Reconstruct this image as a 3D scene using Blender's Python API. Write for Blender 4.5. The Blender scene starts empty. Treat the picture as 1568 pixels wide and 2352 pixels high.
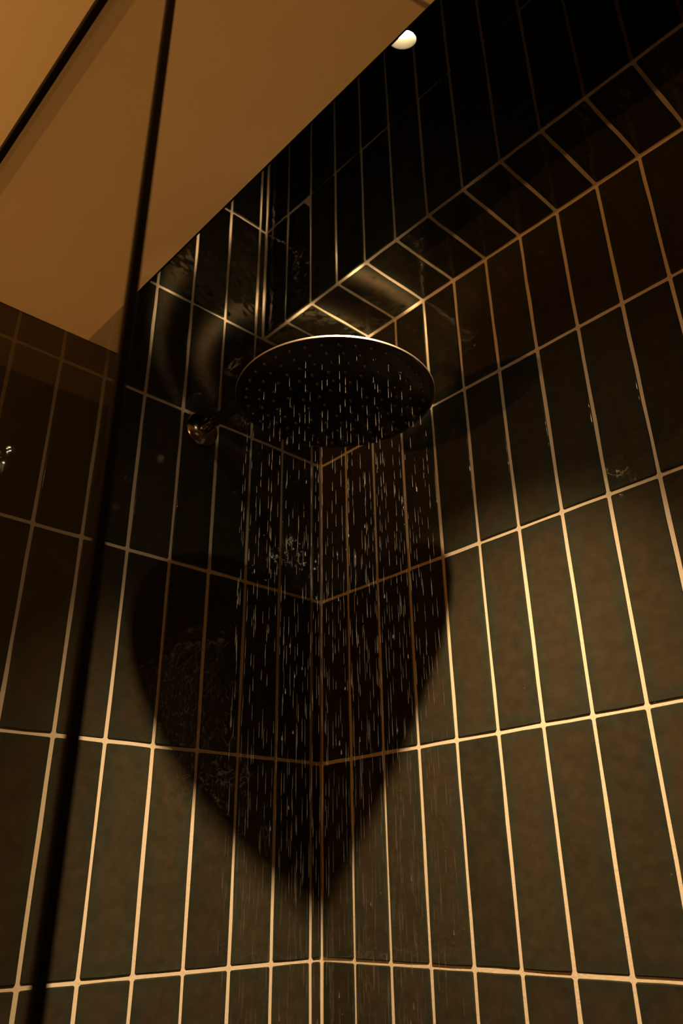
import bpy, math, random
import numpy as np
from mathutils import Matrix, Vector

random.seed(7)
rng = np.random.default_rng(11)
W = 0.078                      # width of one tile course (tile + joint), metres
Z0 = 1.40                      # height of the reference tile joint above the floor
def w(*a):                     # (x, y, z) in tile widths -> metres
    return Vector((a[0]*W, a[1]*W, a[2]*W + Z0))

# ------------------------------------------------------------------ camera, world, exposure
sc = bpy.context.scene
col = sc.collection
cam = bpy.data.cameras.new('camera')
cam_o = bpy.data.objects.new('camera', cam); col.objects.link(cam_o)
right = Vector((-0.728868, 0.684363, -0.019971)); fwd = Vector((-0.618342, -0.645470, 0.448353)).normalized()
right = (right - fwd*right.dot(fwd)).normalized(); up = right.cross(fwd)
M4 = Matrix((right, up, -fwd)).transposed().to_4x4(); M4.translation = w(12.4342, 14.1771, 1.2741)
cam_o.matrix_world = M4
cam.sensor_fit = 'AUTO'; cam.sensor_width = 36.0; cam.lens = 1825.5/2352*36.0
cam.shift_x = -24.39/2352; cam.shift_y = -49.5/2352
cam.clip_start = 0.01
cam.dof.use_dof = True; cam.dof.focus_distance = 1.12; cam.dof.aperture_fstop = 6.3
sc.camera = cam_o
world = bpy.data.worlds.new('world'); sc.world = world; world.use_nodes = True
world.node_tree.nodes['Background'].inputs[0].default_value = (0, 0, 0, 1)
world.node_tree.nodes['Background'].inputs[1].default_value = 0.0
sc.view_settings.view_transform = 'Standard'; sc.view_settings.look = 'None'
sc.view_settings.exposure = 0.0; sc.view_settings.gamma = 1.0; sc.view_settings.use_curve_mapping = False
sc.cycles.max_bounces = 5; sc.cycles.diffuse_bounces = 3; sc.cycles.glossy_bounces = 3
sc.cycles.transmission_bounces = 4; sc.cycles.transparent_max_bounces = 16
sc.cycles.sample_clamp_indirect = 40.0; sc.cycles.blur_glossy = 0.1
sc.cycles.use_denoising = True; sc.cycles.adaptive_threshold = 0.025; sc.cycles.adaptive_min_samples = 24
sc.cycles.use_guiding = True; sc.cycles.use_surface_guiding = True      # finds the light thrown up by the polished shower head
sc.cycles.guiding_training_samples = 64; sc.cycles.surface_guiding_probability = 0.7

LAMP = (6.18, 9.03, 13.25)     # mouth of the shower spotlight
SPOT_POWER = 145.0; SPOT_COLOR = (1.0, 0.63, 0.30)
SCONCE = (41.5, 2.5, -3.0)      # wall lamp on the far side of the bathroom
SCONCE_STRENGTH = 23500.0; SCONCE_COLOR = (1.0, 0.42, 0.095)

# ------------------------------------------------------------------ materials
def mat(name):
    m = bpy.data.materials.new(name); m.use_nodes = True
    nt = m.node_tree; b = nt.nodes['Principled BSDF']
    return m, nt, b
def simple(name, c, rough=0.5, metal=0.0, ior=1.5):
    m, nt, b = mat(name)
    b.inputs['Base Color'].default_value = (*c, 1); b.inputs['Roughness'].default_value = rough
    b.inputs['Metallic'].default_value = metal; b.inputs['IOR'].default_value = ior
    return m
def add_noise_bump(m, scale, strength, dist, coord='Object'):
    nt = m.node_tree; b = nt.nodes['Principled BSDF']
    tc = nt.nodes.new('ShaderNodeTexCoord'); n = nt.nodes.new('ShaderNodeTexNoise'); n.inputs['Scale'].default_value = scale
    bp = nt.nodes.new('ShaderNodeBump'); bp.inputs['Strength'].default_value = strength; bp.inputs['Distance'].default_value = dist
    nt.links.new(tc.outputs[coord], n.inputs['Vector']); nt.links.new(n.outputs[0], bp.inputs['Height'])
    nt.links.new(bp.outputs[0], b.inputs['Normal'])
    return n
def tile_material():
    m, nt, b = mat('dark_green_glaze')
    N = nt.nodes.new; L = nt.links.new
    tc = N('ShaderNodeTexCoord'); oi = N('ShaderNodeObjectInfo')
    off = N('ShaderNodeVectorMath'); off.operation = 'SCALE'; off.inputs[0].default_value = (37.0, 91.0, 53.0)
    L(oi.outputs['Random'], off.inputs['Scale'])
    add = N('ShaderNodeVectorMath'); add.operation = 'ADD'
    L(tc.outputs['Object'], add.inputs[0]); L(off.outputs[0], add.inputs[1])
    # distance from the tile's edges: the glaze pools thin and greener there
    sep = N('ShaderNodeSeparateXYZ'); L(tc.outputs['Generated'], sep.inputs[0])
    def edge(sock, k):
        a = N('ShaderNodeMath'); a.operation = 'SUBTRACT'; L(sock, a.inputs[0]); a.inputs[1].default_value = 0.5
        c = N('ShaderNodeMath'); c.operation = 'ABSOLUTE'; L(a.outputs[0], c.inputs[0])
        d = N('ShaderNodeMath'); d.operation = 'SUBTRACT'; d.inputs[0].default_value = 0.5; L(c.outputs[0], d.inputs[1])
        e = N('ShaderNodeMath'); e.operation = 'MULTIPLY'; e.inputs[1].default_value = k; L(d.outputs[0], e.inputs[0])
        return e.outputs[0]
    mn = N('ShaderNodeMath'); mn.operation = 'MINIMUM'
    L(edge(sep.outputs['X'], 0.075), mn.inputs[0]); L(edge(sep.outputs['Y'], 0.297), mn.inputs[1])
    n1 = N('ShaderNodeTexNoise'); n1.inputs['Scale'].default_value = 14.0; n1.inputs['Detail'].default_value = 3.0
    L(add.outputs[0], n1.inputs['Vector'])
    jig = N('ShaderNodeMath'); jig.operation = 'MULTIPLY_ADD'; jig.inputs[1].default_value = -0.050; jig.inputs[2].default_value = 0.021
    L(n1.outputs[0], jig.inputs[0])
    sm = N('ShaderNodeMath'); sm.operation = 'ADD'; L(mn.outputs[0], sm.inputs[0]); L(jig.outputs[0], sm.inputs[1])
    mr = N('ShaderNodeMapRange'); mr.inputs['From Min'].default_value = -0.001; mr.inputs['From Max'].default_value = 0.018
    L(sm.outputs[0], mr.inputs['Value'])
    mix = N('ShaderNodeMix'); mix.data_type = 'RGBA'
    mix.inputs['A'].default_value = (0.027, 0.031, 0.023, 1); mix.inputs['B'].default_value = (0.035, 0.029, 0.0195, 1)
    L(mr.outputs[0], mix.inputs['Factor'])
    n2 = N('ShaderNodeTexNoise'); n2.inputs['Scale'].default_value = 60.0; n2.inputs['Detail'].default_value = 4.0
    L(add.outputs[0], n2.inputs['Vector'])
    hsv = N('ShaderNodeHueSaturation'); L(mix.outputs['Result'], hsv.inputs['Color'])
    v = N('ShaderNodeMath'); v.operation = 'MULTIPLY_ADD'; v.inputs[1].default_value = 0.7; v.inputs[2].default_value = 0.65
    L(n2.outputs[0], v.inputs[0])
    v2 = N('ShaderNodeMath'); v2.operation = 'MULTIPLY_ADD'; v2.inputs[1].default_value = 0.3; v2.inputs[2].default_value = -0.15
    L(oi.outputs['Random'], v2.inputs[0])
    v3 = N('ShaderNodeMath'); v3.operation = 'ADD'; L(v.outputs[0], v3.inputs[0]); L(v2.outputs[0], v3.inputs[1])
    L(v3.outputs[0], hsv.inputs['Value']); L(hsv.outputs[0], b.inputs['Base Color'])
    b.inputs['Roughness'].default_value = 0.06; b.inputs['IOR'].default_value = 1.33
    # hand-pressed undulation
    wv = N('ShaderNodeTexNoise'); wv.inputs['Scale'].default_value = 22.0; wv.inputs['Detail'].default_value = 2.5
    L(add.outputs[0], wv.inputs['Vector'])
    bp = N('ShaderNodeBump'); bp.inputs['Strength'].default_value = 1.0; bp.inputs['Distance'].default_value = 0.0025
    L(wv.outputs[0], bp.inputs['Height'])
    L(bp.outputs[0], b.inputs['Normal'])
    return m
M_TILE = tile_material()
M_GROUT = simple('sand_grout', (0.62, 0.56, 0.47), 0.9)
nz = add_noise_bump(M_GROUT, 260.0, 0.6, 0.0008)
M_PAINT = simple('warm_white_paint', (0.80, 0.74, 0.62), 0.9); add_noise_bump(M_PAINT, 400.0, 0.15, 0.0004)
M_CLAY = simple('clay_plaster', (0.20, 0.16, 0.12), 0.9)
M_FLOOR = simple('sandstone_floor', (0.17, 0.125, 0.08), 0.6); add_noise_bump(M_FLOOR, 30.0, 0.3, 0.001)
M_BLACK = simple('black_powder_coat', (0.0025, 0.0025, 0.0025), 0.6, 0.0, 1.3)
M_STEEL = simple('polished_steel', (0.93, 0.90, 0.84), 0.11, 1.0)
M_DARKSTEEL = simple('dark_steel', (0.30, 0.27, 0.23), 0.18, 1.0)
M_RIM = simple('brushed_steel_rim', (0.75, 0.70, 0.62), 0.38, 1.0)
M_ABSORBER = simple('absorber_black', (0.02, 0.02, 0.02), 0.6)
M_FACE = simple('black_face_plate', (0.006, 0.006, 0.006), 0.22, 0.0, 1.35)
M_RUBBER = simple('grey_silicone', (0.05, 0.04, 0.035), 0.4)
M_REFLECTOR = simple('lamp_reflector', (0.007, 0.006, 0.0038), 0.6, 0.0, 1.1)
def emission(name, c, s):
    m = bpy.data.materials.new(name); m.use_nodes = True; nt = m.node_tree
    nt.nodes.remove(nt.nodes['Principled BSDF'])
    e = nt.nodes.new('ShaderNodeEmission'); e.inputs[0].default_value = (*c, 1); e.inputs[1].default_value = s
    nt.links.new(e.outputs[0], nt.nodes['Material Output'].inputs[0])
    return m
M_LENS = emission('lit_lens', (1.0, 0.80, 0.50), 500.0)
M_GLOBE = emission('lit_amber_globe', SCONCE_COLOR, SCONCE_STRENGTH)
def clear_material(name, tint, f0, rough, diff=0.0):
    m = bpy.data.materials.new(name); m.use_nodes = True; nt = m.node_tree; N = nt.nodes.new; L = nt.links.new
    nt.nodes.remove(nt.nodes['Principled BSDF'])
    t = N('ShaderNodeBsdfTransparent'); t.inputs[0].default_value = (*tint, 1)
    g = N('ShaderNodeBsdfGlossy'); g.inputs['Roughness'].default_value = rough
    lw = N('ShaderNodeLayerWeight'); lw.inputs[0].default_value = 0.5
    p5 = N('ShaderNodeMath'); p5.operation = 'POWER'; L(lw.outputs['Facing'], p5.inputs[0]); p5.inputs[1].default_value = 5.0
    ma = N('ShaderNodeMath'); ma.operation = 'MULTIPLY_ADD'; L(p5.outputs[0], ma.inputs[0]); ma.inputs[1].default_value = 1-f0; ma.inputs[2].default_value = f0
    mx = N('ShaderNodeMixShader'); L(ma.outputs[0], mx.inputs[0]); L(t.outputs[0], mx.inputs[1]); L(g.outputs[0], mx.inputs[2])
    L(mx.outputs[0], nt.nodes['Material Output'].inputs[0])
    return m
M_GLASS = clear_material('clear_screen_glass', (0.86, 0.85, 0.82), 0.04, 0.0)
def water_material():
    m, nt, b = mat('falling_water')
    b.inputs['Base Color'].default_value = (1, 1, 1, 1); b.inputs['Transmission Weight'].default_value = 0.85
    b.inputs['Roughness'].default_value = 0.16; b.inputs['IOR'].default_value = 1.33
    t = nt.nodes.new('ShaderNodeBsdfTransparent'); mx = nt.nodes.new('ShaderNodeMixShader'); mx.inputs[0].default_value = 0.82
    nt.links.new(b.outputs[0], mx.inputs[1]); nt.links.new(t.outputs[0], mx.inputs[2])
    nt.links.new(mx.outputs[0], nt.nodes['Material Output'].inputs[0])
    return m
M_WATER = water_material()

# ------------------------------------------------------------------ mesh helpers
def link(name, verts, faces, m, parent=None, smooth=False):
    me = bpy.data.meshes.new(name); me.from_pydata([tuple(v) for v in verts], [], faces); me.update()
    if smooth:
        me.polygons.foreach_set('use_smooth', [True]*len(me.polygons))
    me.materials.append(m)
    o = bpy.data.objects.new(name, me); col.objects.link(o)
    if parent: o.parent = parent
    return o
def tag(o, label=None, cat=None, group=None, kind=None):
    for k, v in (('label', label), ('category', cat), ('group', group), ('kind', kind)):
        if v: o[k] = v
    return o
def empty(name, loc, label, cat):
    o = bpy.data.objects.new(name, None); col.objects.link(o); o.location = loc; o.empty_display_size = 0.05
    return tag(o, label, cat)
def box_vf(lo, hi, n0=0):
    (a, b, c), (d, e, f) = lo, hi
    v = [(a,b,c),(d,b,c),(d,e,c),(a,e,c),(a,b,f),(d,b,f),(d,e,f),(a,e,f)]
    q = [(0,3,2,1),(4,5,6,7),(0,1,5,4),(1,2,6,5),(2,3,7,6),(3,0,4,7)]
    return v, [tuple(i+n0 for i in t) for t in q]
def boxes(name, lst, m, parent=None):
    V, F = [], []
    for lo, hi in lst:
        v, f = box_vf(lo, hi, len(V)); V += v; F += f
    return link(name, V, F, m, parent)
def bev_box(name, lo, hi, r, m, parent=None):
    import bmesh
    v, f = box_vf(lo, hi)
    o = link(name, v, f, m, parent)
    bm = bmesh.new(); bm.from_mesh(o.data)
    bmesh.ops.bevel(bm, geom=bm.edges[:], offset=r, segments=2, affect='EDGES', profile=0.5)
    bm.to_mesh(o.data); bm.free()
    return o
def lathe(name, prof, m, parent=None, seg=64, close=True, smooth=True):
    # prof: (radius, z) along the local z axis
    V, F, rings = [], [], []
    for r, z in prof:
        if r < 1e-7:
            rings.append([len(V)]); V.append((0, 0, z))
        else:
            rings.append(list(range(len(V), len(V)+seg)))
            V += [(r*math.cos(2*math.pi*i/seg), r*math.sin(2*math.pi*i/seg), z) for i in range(seg)]
    for A, B in zip(rings[:-1], rings[1:]):
        for i in range(seg):
            j = (i+1) % seg
            if len(A) == 1 and len(B) == 1: continue
            if len(A) == 1: F.append((A[0], B[j], B[i]))
            elif len(B) == 1: F.append((A[i], A[j], B[0]))
            else: F.append((A[i], A[j], B[j], B[i]))
    o = link(name, V, F, m, parent, smooth)
    if smooth:
        import bmesh
        bm = bmesh.new(); bm.from_mesh(o.data); bmesh.ops.recalc_face_normals(bm, faces=bm.faces[:])
        for e in bm.edges:
            if len(e.link_faces) == 2 and e.calc_face_angle(0) > math.radians(35): e.smooth = False
        bm.to_mesh(o.data); bm.free()
    return o
def tube(name, pts, rad, m, parent=None, seg=20):
    pts = [Vector(q) for q in pts]; V, F = [], []
    ref = Vector((1, 0, 0))
    for i, q in enumerate(pts):
        d = (pts[min(i+1, len(pts)-1)] - pts[max(i-1, 0)]).normalized()
        a = ref - d*ref.dot(d); a.normalize(); b = d.cross(a)
        V += [q + (a*math.cos(t) + b*math.sin(t))*rad for t in [2*math.pi*k/seg for k in range(seg)]]
    for i in range(len(pts)-1):
        for k in range(seg):
            F.append((i*seg+k, i*seg+(k+1) % seg, (i+1)*seg+(k+1) % seg, (i+1)*seg+k))
    F.append(tuple(reversed(range(seg)))); F.append(tuple(range((len(pts)-1)*seg, len(pts)*seg)))
    return link(name, V, F, m, parent, True)

# ------------------------------------------------------------------ tiles
T = 0.0018          # how far a tile stands proud of the joint
GAP = 0.0053        # joint width
H = 3.8219          # course height in tile widths
OL, OR, DS, ZE = 0.304, 0.964, 2.072, 14.661   # first joints, bulkhead depth and height
ROWS = [-18.2 + 0.0] + [k*H for k in range(-4, 4)]
def tile_mesh(wd, ht, rs):
    # a pressed tile: rounded face edges, slightly wandering outline; face at z = 0, back at z = -T-0.001
    hw, hh = wd/2, ht/2; c = min(0.0022, wd/6, ht/6); j = 0.0008
    P = []
    def J(): return rs.uniform(-j, j)
    n_long = 4 if ht > 0.12 else 1
    n_w = 1
    P.append((hw-c, -hh)); P.append((hw, -hh+c))
    for k in range(1, n_long+1): P.append((hw+J(), -hh+ht*k/(n_long+1)))
    P.append((hw, hh-c)); P.append((hw-c, hh)); P.append((J()*3, hh+J()))
    P.append((-hw+c, hh)); P.append((-hw, hh-c))
    for k in range(n_long, 0, -1): P.append((-hw+J(), -hh+ht*k/(n_long+1)))
    P.append((-hw, -hh+c)); P.append((-hw+c, -hh)); P.append((J()*3, -hh+J()))
    n = len(P); r = 0.0021
    nrm = []
    for i in range(n):
        a, b = P[i-1], P[(i+1) % n]; d = (b[1]-a[1], -(b[0]-a[0])); l = math.hypot(*d) or 1
        nrm.append((d[0]/l, d[1]/l))
    V, VN = [], []
    for ins, z, k in ((0, -T-0.001, 0.0), (0, -r, 0.0), (0.3*r, -0.3*r, 0.5), (r, 0.0, 1.0)):
        for (x, y), (nx, ny) in zip(P, nrm):
            V.append((x-nx*ins, y-ny*ins, z))
            a = math.atan2(k, 1-k) if k < 1 else math.pi/2
            VN.append((nx*math.cos(a), ny*math.cos(a), math.sin(a)))
    F = [(q*n+i, q*n+(i+1) % n, (q+1)*n+(i+1) % n, (q+1)*n+i) for q in range(3) for i in range(n)]
    F.append(tuple(3*n+i for i in range(n)))
    me = bpy.data.meshes.new('tile'); me.from_pydata(V, [], F); me.update()
    me.polygons.foreach_set('use_smooth', [True]*len(me.polygons))
    me.normals_split_custom_set_from_vertices(VN)
    me.materials.append(M_TILE)
    return me
full_meshes = {}
rs = random.Random(5)
def get_tile_mesh(wd, ht):
    key = (round(wd, 4), round(ht, 4))
    lst = full_meshes.setdefault(key, [])
    if len(lst) < 6:
        lst.append(tile_mesh(wd, ht, rs)); return lst[-1]
    return rs.choice(lst)
ROT = {'x': Matrix(((0, 0, 1), (1, 0, 0), (0, 1, 0))),     # face looks to +x, width along +y, height along z
       'y': Matrix(((-1, 0, 0), (0, 0, 1), (0, 1, 0))),    # face looks to +y, width along -x
       'd': Matrix(((0, 1, 0), (1, 0, 0), (0, 0, -1)))}    # face looks down, width along y, length along x
def place_tile(parent, kind, a0, a1, b0, b1, plane):
    """a: extent along the wall, b: extent across it (tile widths), plane: face position."""
    wd, ht = (a1-a0)*W-GAP, (b1-b0)*W-GAP
    if wd < 0.004 or ht < 0.004: return
    me = get_tile_mesh(wd, ht)
    o = bpy.data.objects.new('tile', me); col.objects.link(o)
    ca, cb = (a0+a1)/2, (b0+b1)/2
    if kind == 'x': loc = w(plane, ca, cb)
    elif kind == 'y': loc = w(ca, plane, cb)
    else: loc = w(cb, ca, plane)
    R = ROT[kind].to_4x4()
    flip = Matrix.Rotation(math.pi, 4, 'Z') if rs.random() < 0.5 else Matrix.Identity(4)
    tilt = Matrix.Rotation(rs.gauss(0, 0.004), 4, 'X') @ Matrix.Rotation(rs.gauss(0, 0.006), 4, 'Y')
    o.matrix_world = Matrix.Translation(loc) @ R @ tilt @ flip
    o.parent = parent
ZF = -Z0/W                    # floor level in tile widths
CEIL = 12.20; EDGE = 6.82; TOP = 25.0      # dropped ceiling, its edge, top of the shower shaft
GX = 10.2                     # plane of the glass screen
XMAX, YMAX = 44.0, 26.0
t_ = T/W
def col_edges(first, last, start=0.0):
    e = [start]; k = first
    while k < last:
        if k > start + 0.02: e.append(k)
        k += 1.0
    e.append(last); return e
rows_low = [ZF] + [k*H for k in range(-4, 4)]

# right-hand wall (plane x = 0), below the bulkhead
wall_right = boxes('wall_right', [(w(-1.2, -1.2, ZF), w(-t_, YMAX, ZE+t_))], M_GROUT)
tag(wall_right, 'dark green tiled shower wall with sandy joints right of the corner', 'wall', kind='structure')
ce = col_edges(OR, 15.964)
for a0, a1 in zip(ce[:-1], ce[1:]):
    rr = rows_low + [ZE]
    for b0, b1 in zip(rr[:-1], rr[1:]): place_tile(wall_right, 'x', a0, a1, b0, b1, 0.0)
# bulkhead: the upper part of the right wall stands forward, with a tiled underside
wall_upper = boxes('wall_upper', [(w(-1.2, -t_, ZE+t_), w(DS-t_, YMAX, TOP))], M_GROUT)
tag(wall_upper, 'tiled bulkhead jutting out above the shower head, with a tiled underside', 'wall', kind='structure')
for a0, a1 in zip(ce[:-1], ce[1:]):
    place_tile(wall_upper, 'd', a0, a1, 0.0, DS-0.06, ZE)
    for b0, b1 in ((ZE, ZE+H), (ZE+H, ZE+2*H), (ZE+2*H, TOP)): place_tile(wall_upper, 'x', a0, a1, b0, b1, DS)
# left-hand wall (plane y = 0)
wall_left = boxes('wall_left', [(w(-t_, -1.2, ZF), w(GX+0.35, -t_, TOP))], M_GROUT)
tag(wall_left, 'dark green tiled shower wall left of the corner, partly behind the glass screen', 'wall', kind='structure')
ce = col_edges(OL, GX)
for a0, a1 in zip(ce[:-1], ce[1:]):
    for b0, b1 in zip(rows_low[:-1], rows_low[1:]): place_tile(wall_left, 'y', a0, a1, b0, b1, 0.0)
    place_tile(wall_left, 'y', a0, a1, rows_low[-1], ZE, 0.0)
ce = col_edges(OL, 9.304, DS)
for a0, a1 in zip(ce[:-1], ce[1:]):
    if a0 < EDGE:
        for b0, b1 in ((ZE, ZE+H), (ZE+H, ZE+2*H), (ZE+2*H, TOP)): place_tile(wall_left, 'y', a0, a1, b0, b1, 0.0)
# the bathroom outside the screen
PZ = 10.75
wall_room = boxes('wall_room', [(w(GX+0.35, -1.2, PZ), w(XMAX, 0.0, CEIL))], M_CLAY)
tag(wall_room, 'painted strip of bathroom wall outside the glass screen', 'wall', kind='structure')
wall_dado = boxes('wall_dado', [(w(GX+0.35, -1.2, ZF), w(XMAX, 0.0, PZ))], simple('dark_plaster', (0.05, 0.045, 0.035), 0.5))
tag(wall_dado, 'dark lower part of the bathroom wall outside the screen', 'wall', kind='structure')
wall_far = boxes('wall_far', [(w(XMAX, -1.2, ZF), w(XMAX+1, YMAX, CEIL))], M_CLAY)
tag(wall_far, 'painted bathroom wall facing the shower', 'wall', kind='structure')
wall_near = boxes('wall_near', [(w(-1.2, YMAX, ZF), w(XMAX+1, YMAX+1, TOP))], simple('umber_plaster', (0.10, 0.07, 0.045), 0.8))
tag(wall_near, 'plastered bathroom wall behind the viewer', 'wall', kind='structure')
dark_board_edge = boxes('dark_board_1', [(w(EDGE-0.06, 0.012, CEIL+0.05), w(EDGE, YMAX, TOP))], M_BLACK)  # unseen board, added to stop the pale ceiling edge mirroring in the tiles
tag(dark_board_edge, 'unseen black board added so the cut edge of the dropped ceiling reflects no light', 'trim', kind='structure')
floor = boxes('floor', [(w(-1.2, -1.2, ZF-1), w(XMAX+1, YMAX+1, ZF))], M_FLOOR)
tag(floor, 'sandy stone bathroom floor', 'floor', kind='structure')
ceiling = boxes('ceiling', [(w(EDGE, 0.012, CEIL), w(XMAX+1, YMAX, TOP)), (w(-1.2, -1.2, TOP), w(XMAX+1, YMAX+1, TOP+1))], M_PAINT)
dark_board_top = boxes('dark_board_2', [(w(DS, 0.012, TOP-0.1), w(EDGE-0.06, YMAX, TOP))], M_BLACK)  # unseen board, added to keep the top of the shaft dark
tag(dark_board_top, 'unseen black board added to darken the top of the shower shaft', 'trim', kind='structure')
tag(ceiling, 'plain dropped ceiling ending in a straight edge before the shower', 'ceiling', kind='structure')

# ------------------------------------------------------------------ shower spotlight
sp = empty('spotlight', w(LAMP[0], LAMP[1], LAMP[2]), 'small black cylinder spotlight glowing beside the ceiling edge', 'spotlight')
R0 = 0.235*W
aim = (w(0.4, 1.5, -8.5) - w(*LAMP)).normalized()                    # the beam is tipped towards the corner
qh = Vector((0, 0, -1)).rotation_difference((aim + Vector((0, 0, -0.25))).normalized())
HL = 0.10
for o in (lathe('lamp_body', [(R0-0.0012, 0.0), (R0, 0.0006), (R0, HL-0.004), (R0-0.003, HL), (0.0, HL)], M_BLACK, sp, 48),
          lathe('reflector', [(R0-0.0012, 0.0), (R0-0.002, 0.001), (R0*0.80, 0.0125), (R0*0.76, 0.0135)], M_REFLECTOR, sp, 48),
          lathe('lens', [(0.0, 0.0105), (R0*0.5, 0.0112), (R0*0.79, 0.0130)], M_LENS, sp, 48)):
    o.rotation_mode = 'QUATERNION'; o.rotation_quaternion = qh
top = qh @ Vector((0, 0, HL-0.012)); ht = (TOP-LAMP[2])*W-0.1*W
st = lathe('stem', [(0.0, 0.0), (0.006, 0.0), (0.006, ht-top.z-0.012), (0.03, ht-top.z-0.011), (0.03, ht-top.z)], M_BLACK, sp, 24)
st.location = top
sl = bpy.data.lights.new('spotlight_beam', 'SPOT'); sl.energy = SPOT_POWER; sl.color = SPOT_COLOR
sl.spot_size = math.radians(75); sl.spot_blend = 1.0; sl.shadow_soft_size = 0.010
slo = bpy.data.objects.new('spotlight_beam', sl); col.objects.link(slo); slo.parent = sp
slo.location = aim*0.001
slo.rotation_euler = aim.to_track_quat('-Z', 'Y').to_euler()
s2 = bpy.data.lights.new('spotlight_spill', 'SPOT'); s2.energy = SPOT_POWER*0.02; s2.color = SPOT_COLOR
s2.spot_size = math.radians(150); s2.spot_blend = 1.0; s2.shadow_soft_size = 0.010
s2o = bpy.data.objects.new('spotlight_spill', s2); col.objects.link(s2o); s2o.parent = sp; s2o.location = aim*0.001

# ------------------------------------------------------------------ wall lamp across the bathroom (out of view, lights the ceiling; its bowl is added to shape the light)
wl = empty('wall_lamp', w(XMAX, SCONCE[1], SCONCE[2]), 'small unseen bulb on the wall facing the shower, in a black bowl added to shade the walls', 'lamp')
ry = math.radians(-90)
o = lathe('back_plate', [(0.0, 0.022), (0.045, 0.020), (0.05, 0.012), (0.05, 0.0)], M_BLACK, wl, 40); o.rotation_euler = (0, ry, 0); o.location = (0, 0, -0.05)
o = lathe('lamp_arm', [(0.0, 0.02), (0.008, 0.02), (0.008, 0.10), (0.0, 0.10)], M_BLACK, wl, 24); o.rotation_euler = (0, ry, 0); o.location = (0, 0, -0.05)
dx = (XMAX-SCONCE[0])*W
bowl = lathe('bowl', [(0.0, -0.066), (0.06, -0.056), (0.095, -0.02), (0.110, 0.037), (0.107, 0.037), (0.092, -0.019), (0.058, -0.053), (0.0, -0.063)], M_BLACK, wl, 48)  # added bowl, rim set to keep direct light off the shower walls
bowl.location = (-dx, 0, 0)
rbulb = 0.014
gp = [(rbulb*math.sin(math.pi*k/10), -rbulb*math.cos(math.pi*k/10)) for k in range(11)]; gp[0] = (0, -rbulb); gp[-1] = (0, rbulb)
g = lathe('bulb', gp, M_GLOBE, wl, 16); g.location = (-dx, 0, 0)
o = lathe('lamp_socket', [(0.0, -0.064), (0.009, -0.064), (0.009, -0.016), (0.0, -0.014)], M_BLACK, wl, 20); o.location = (-dx, 0, 0)

# ------------------------------------------------------------------ glass screen
gs = empty('shower_screen', w(GX, 4.6, ZF), 'clear glass shower screen with slim black frame at left', 'shower screen')
def rel(o): o.location = -gs.location; return o
y_post0, y_post1 = 9.28, 9.345
rel(bev_box('post', w(GX-0.035, y_post0, ZF), w(GX+0.055, y_post1, CEIL), 0.0008, M_BLACK, gs))
rel(bev_box('top_rail', w(GX-0.055, 0.06, CEIL-0.15), w(GX+0.05, y_post0, CEIL), 0.001, M_BLACK, gs))
rel(bev_box('bottom_rail', w(GX-0.10, 0.06, ZF), w(GX+0.10, y_post0, ZF+0.3), 0.0015, M_BLACK, gs))
rel(bev_box('wall_channel', w(GX-0.10, 0.005, ZF+0.3), w(GX+0.10, 0.14, CEIL-0.15), 0.0015, M_BLACK, gs))
rel(boxes('glass_pane', [(w(GX-0.044, 0.14, ZF+0.3), w(GX-0.004, y_post0, CEIL-0.15))], M_GLASS, gs))

# ------------------------------------------------------------------ rain shower
HX, HY, HZ, HR = 3.75, 4.71, 9.70, 1.905
rsn = empty('rain_shower', w(3.78, 0.0, 11.10), 'round thin steel rain shower head on a wall arm with flange', 'shower head')
def relr(o, p): o.location = Vector(p) - rsn.location; return o
fl = lathe('flange', [(0.0, 0.016), (0.014, 0.016), (0.022, 0.013), (0.031, 0.008), (0.0335, 0.003), (0.0335, 0.0)], M_DARKSTEEL, rsn, 48)
fl.rotation_euler = (math.radians(-90), 0, 0)
arm_pts = [w(3.78, 0.05, 11.10)]; arm_pts += [w(3.78, 0.05+(HY-1.05)*k/6, 11.10) for k in range(1, 7)]
yb, rb = HY-1.0, 1.0
arm_pts += [w(3.78+(HX-3.78)*k/10, yb+rb*math.sin(k*math.pi/20), 11.10-rb+rb*math.cos(k*math.pi/20)) for k in range(1, 11)]
arm_pts += [w(HX, HY, HZ+0.32)]
relr(tube('arm', arm_pts, 0.0105, M_DARKSTEEL, rsn), (0, 0, 0))
th = 0.0034; Rm = HR*W
def dish(r_in, r_out, s_in, s_out, z_out, n=10):
    # annulus walked inwards; slope = fall towards the rim, easing outwards so that the ring is slightly hollow
    pts = [(r_out*W, z_out)]; z = z_out
    for i in range(n):
        f = (i+0.5)/n; z += (s_out+(s_in-s_out)*f)*(r_out-r_in)/n*W
        pts.append(((r_out-(r_out-r_in)*(i+1)/n)*W, z))
    return pts
outer = dish(1.50, 1.885, 0.100, 0.046, th)
pl = relr(lathe('head_plate', [(Rm-0.004, 0.0003), (Rm-0.0008, 0.0), (Rm-0.0005, 0.0003), (Rm-0.0005, th-0.0004), (1.889*W, th-0.0001)]
          + outer + [(1.499*W, outer[-1][1]-0.0008)], M_STEEL, rsn, 240), w(HX, HY, HZ))
inner = dish(1.05, 1.47, 0.046, -0.010, outer[-1][1])
relr(lathe('stepped_ring', [(1.4985*W, inner[0][1]-0.0009), (1.475*W, inner[0][1]-0.0009), (1.474*W, inner[0][1]-0.0002)] + inner, M_STEEL, rsn, 240), w(HX, HY, HZ))
z_in = inner[-1][1]
relr(lathe('rim', [(Rm-0.0004, 0.0001), (Rm, 0.0004), (Rm+0.0001, th*0.5), (Rm, th-0.0004), (Rm-0.0004, th-0.0001)], M_RIM, rsn, 200), w(HX, HY, HZ))
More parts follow.
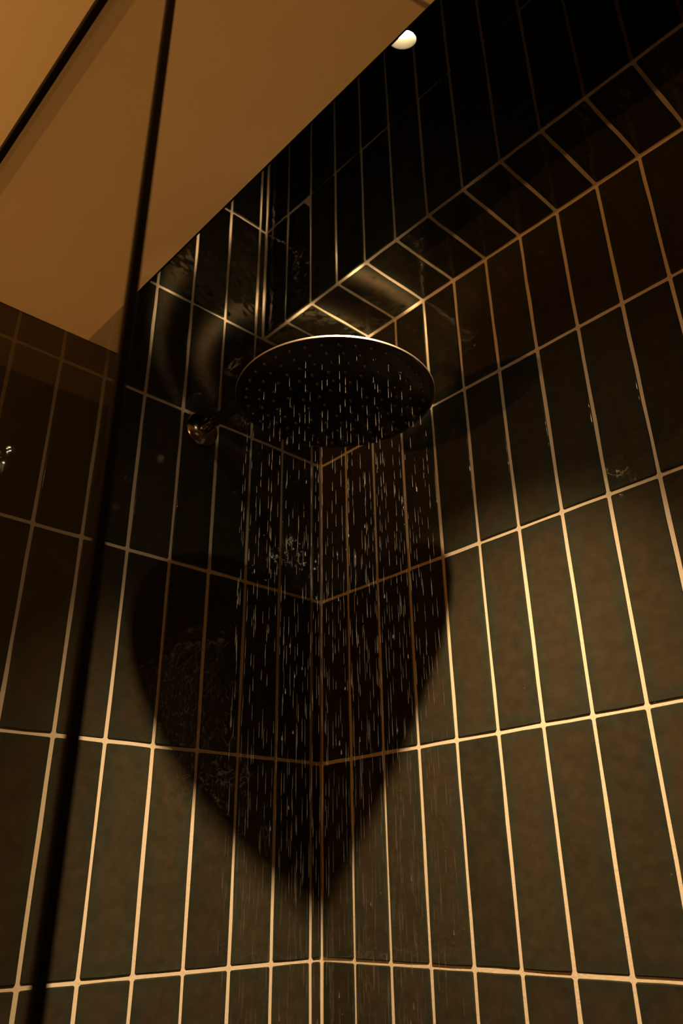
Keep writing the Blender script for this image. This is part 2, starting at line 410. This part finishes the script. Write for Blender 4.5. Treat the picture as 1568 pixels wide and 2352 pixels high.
relr(lathe('absorber_cover', [(1.051*W, z_in-0.0004), (1.04*W, z_in+0.0012), (0.8*W, z_in+0.009), (0.5*W, z_in+0.014), (0.2*W, z_in+0.016), (0.0, z_in+0.016)], M_ABSORBER, rsn, 96), w(HX, HY, HZ))  # unseen cover, added matte black so the centre throws no light upward
relr(lathe('ball_joint', [(0.0, 0.018), (0.017, 0.019), (0.019, 0.026), (0.016, 0.034), (0.0125, 0.038), (0.0125, 0.042), (0.0, 0.042)], M_DARKSTEEL, rsn, 40), w(HX, HY, HZ))
relr(lathe('face_plate', [(0.0, -0.0002), (Rm-0.004, -0.0002), (Rm-0.003, 0.0004)], M_FACE, rsn, 160), w(HX, HY, HZ))
NOZ = []
for ring, cnt in ((0.16, 6), (0.32, 12), (0.47, 18), (0.62, 24), (0.76, 30), (0.89, 36)):
    for k in range(cnt):
        a = 2*math.pi*(k+0.5*(ring*10 % 2 > 1))/cnt
        NOZ.append((ring*HR*math.cos(a), ring*HR*math.sin(a)))
V, F = [], []
for x, y in NOZ:
    n0 = len(V); s = 10
    for r, z in ((0.0032, 0.0), (0.0028, -0.0018), (0.0016, -0.0030)):
        V += [(x*W+r*math.cos(2*math.pi*i/s), y*W+r*math.sin(2*math.pi*i/s), z) for i in range(s)]
    for q in range(2):
        F += [(n0+q*s+(i+1) % s, n0+q*s+i, n0+(q+1)*s+i, n0+(q+1)*s+(i+1) % s) for i in range(s)]
    F.append(tuple(n0+2*s+i for i in reversed(range(s))))
nzl = link('nozzles', V, F, M_RUBBER, pl, True); tag(nzl, 'rings of small grey nozzles', kind='stuff')

# ------------------------------------------------------------------ falling water
def drops(specs, sides=6):
    """specs: (x, y, z_top, length, radius) metres; elongated beads, blunt below and tapering above."""
    prof = [(0.0, 0.0), (0.10, 0.62), (0.24, 1.0), (0.45, 0.8), (0.72, 0.55), (0.92, 0.32), (1.0, 0.0)]
    ang = np.arange(sides)*2*np.pi/sides
    V, F = [], []; n0 = 0
    for x, y, z, ln, r in specs:
        V.append((x, y, z-ln)); 
        for t, k in prof[1:-1]:
            for a in ang: V.append((x+r*k*math.cos(a), y+r*k*math.sin(a), z-ln+ln*t))
        V.append((x, y, z))
        m_ = len(prof)-2
        for i in range(sides):
            F.append((n0, n0+1+(i+1) % sides, n0+1+i))
            for q in range(m_-1):
                a = n0+1+q*sides
                F.append((a+i, a+(i+1) % sides, a+sides+(i+1) % sides, a+sides+i))
            a = n0+1+(m_-1)*sides
            F.append((a+i, a+(i+1) % sides, n0+1+m_*sides))
        n0 += 2+m_*sides
    return V, F
S = []
for x, y in NOZ:
    if rng.random() < 0.08: continue
    dx, dy = rng.normal(0, 0.012, 2)                  # slight splay of each jet
    X, Y, Z = HX+x, HY+y, HZ-0.05
    z = Z - rng.uniform(0.0, 0.15)
    lively = rng.uniform(0.5, 1.3)
    while z > -9.0:
        fall = Z - z
        ln = rng.uniform(0.14, 0.34)*(0.7+0.10*min(fall, 10))
        rad = 0.00034*rng.uniform(0.5, 1.1)
        if rng.random() < 0.03: ln = rng.uniform(0.05, 0.09); rad = 0.0011*rng.uniform(0.7, 1.1)
        S.append(((X+dx*fall*0.35+rng.normal(0, 0.006))*W, (Y+dy*fall*0.35+rng.normal(0, 0.006))*W, z*W+Z0, ln*W, rad))
        z -= ln + rng.exponential(0.16+0.08*fall)/lively
V, F = drops(S)
wat = link('falling_water', V, F, M_WATER, None, True)
tag(wat, 'thin sparkling streams of water falling from the shower head', 'water', kind='stuff')

# ------------------------------------------------------------------ beads of water clinging to the tiles
V, F = [], []
def bead(c, n, r):
    n = Vector(n); a = n.orthogonal().normalized(); b = n.cross(a); n0 = len(V); sd = 8
    for k in range(3):
        t = k*math.pi/6
        V.extend(tuple(c + (a*math.cos(q) + b*math.sin(q))*r*math.cos(t) + n*r*0.7*math.sin(t)) for q in [2*math.pi*i/sd for i in range(sd)])
    V.append(tuple(c + n*r*0.7))
    for k in range(2):
        F.extend((n0+k*sd+i, n0+k*sd+(i+1) % sd, n0+(k+1)*sd+(i+1) % sd, n0+(k+1)*sd+i) for i in range(sd))
    F.extend((n0+2*sd+i, n0+2*sd+(i+1) % sd, n0+3*sd) for i in range(sd))
for side, lab in ((0, 'right of the corner'),):
    V, F = [], []
    for _ in range(36):
        r_ = rng.uniform(0.0006, 0.0016); z_ = rng.uniform(-1, 11.8); u = rng.uniform(0.2, 9.0)
        if side == 0: bead(w(0.008, u, z_), (1, 0, 0), r_)
        else: bead(w(u, 0.014, z_), (0, 1, 0), r_)
    bd = link('water_droplets', V, F, M_WATER, None, True)
    tag(bd, 'tiny water droplets splashed over the tiled wall ' + lab, 'water', kind='stuff')
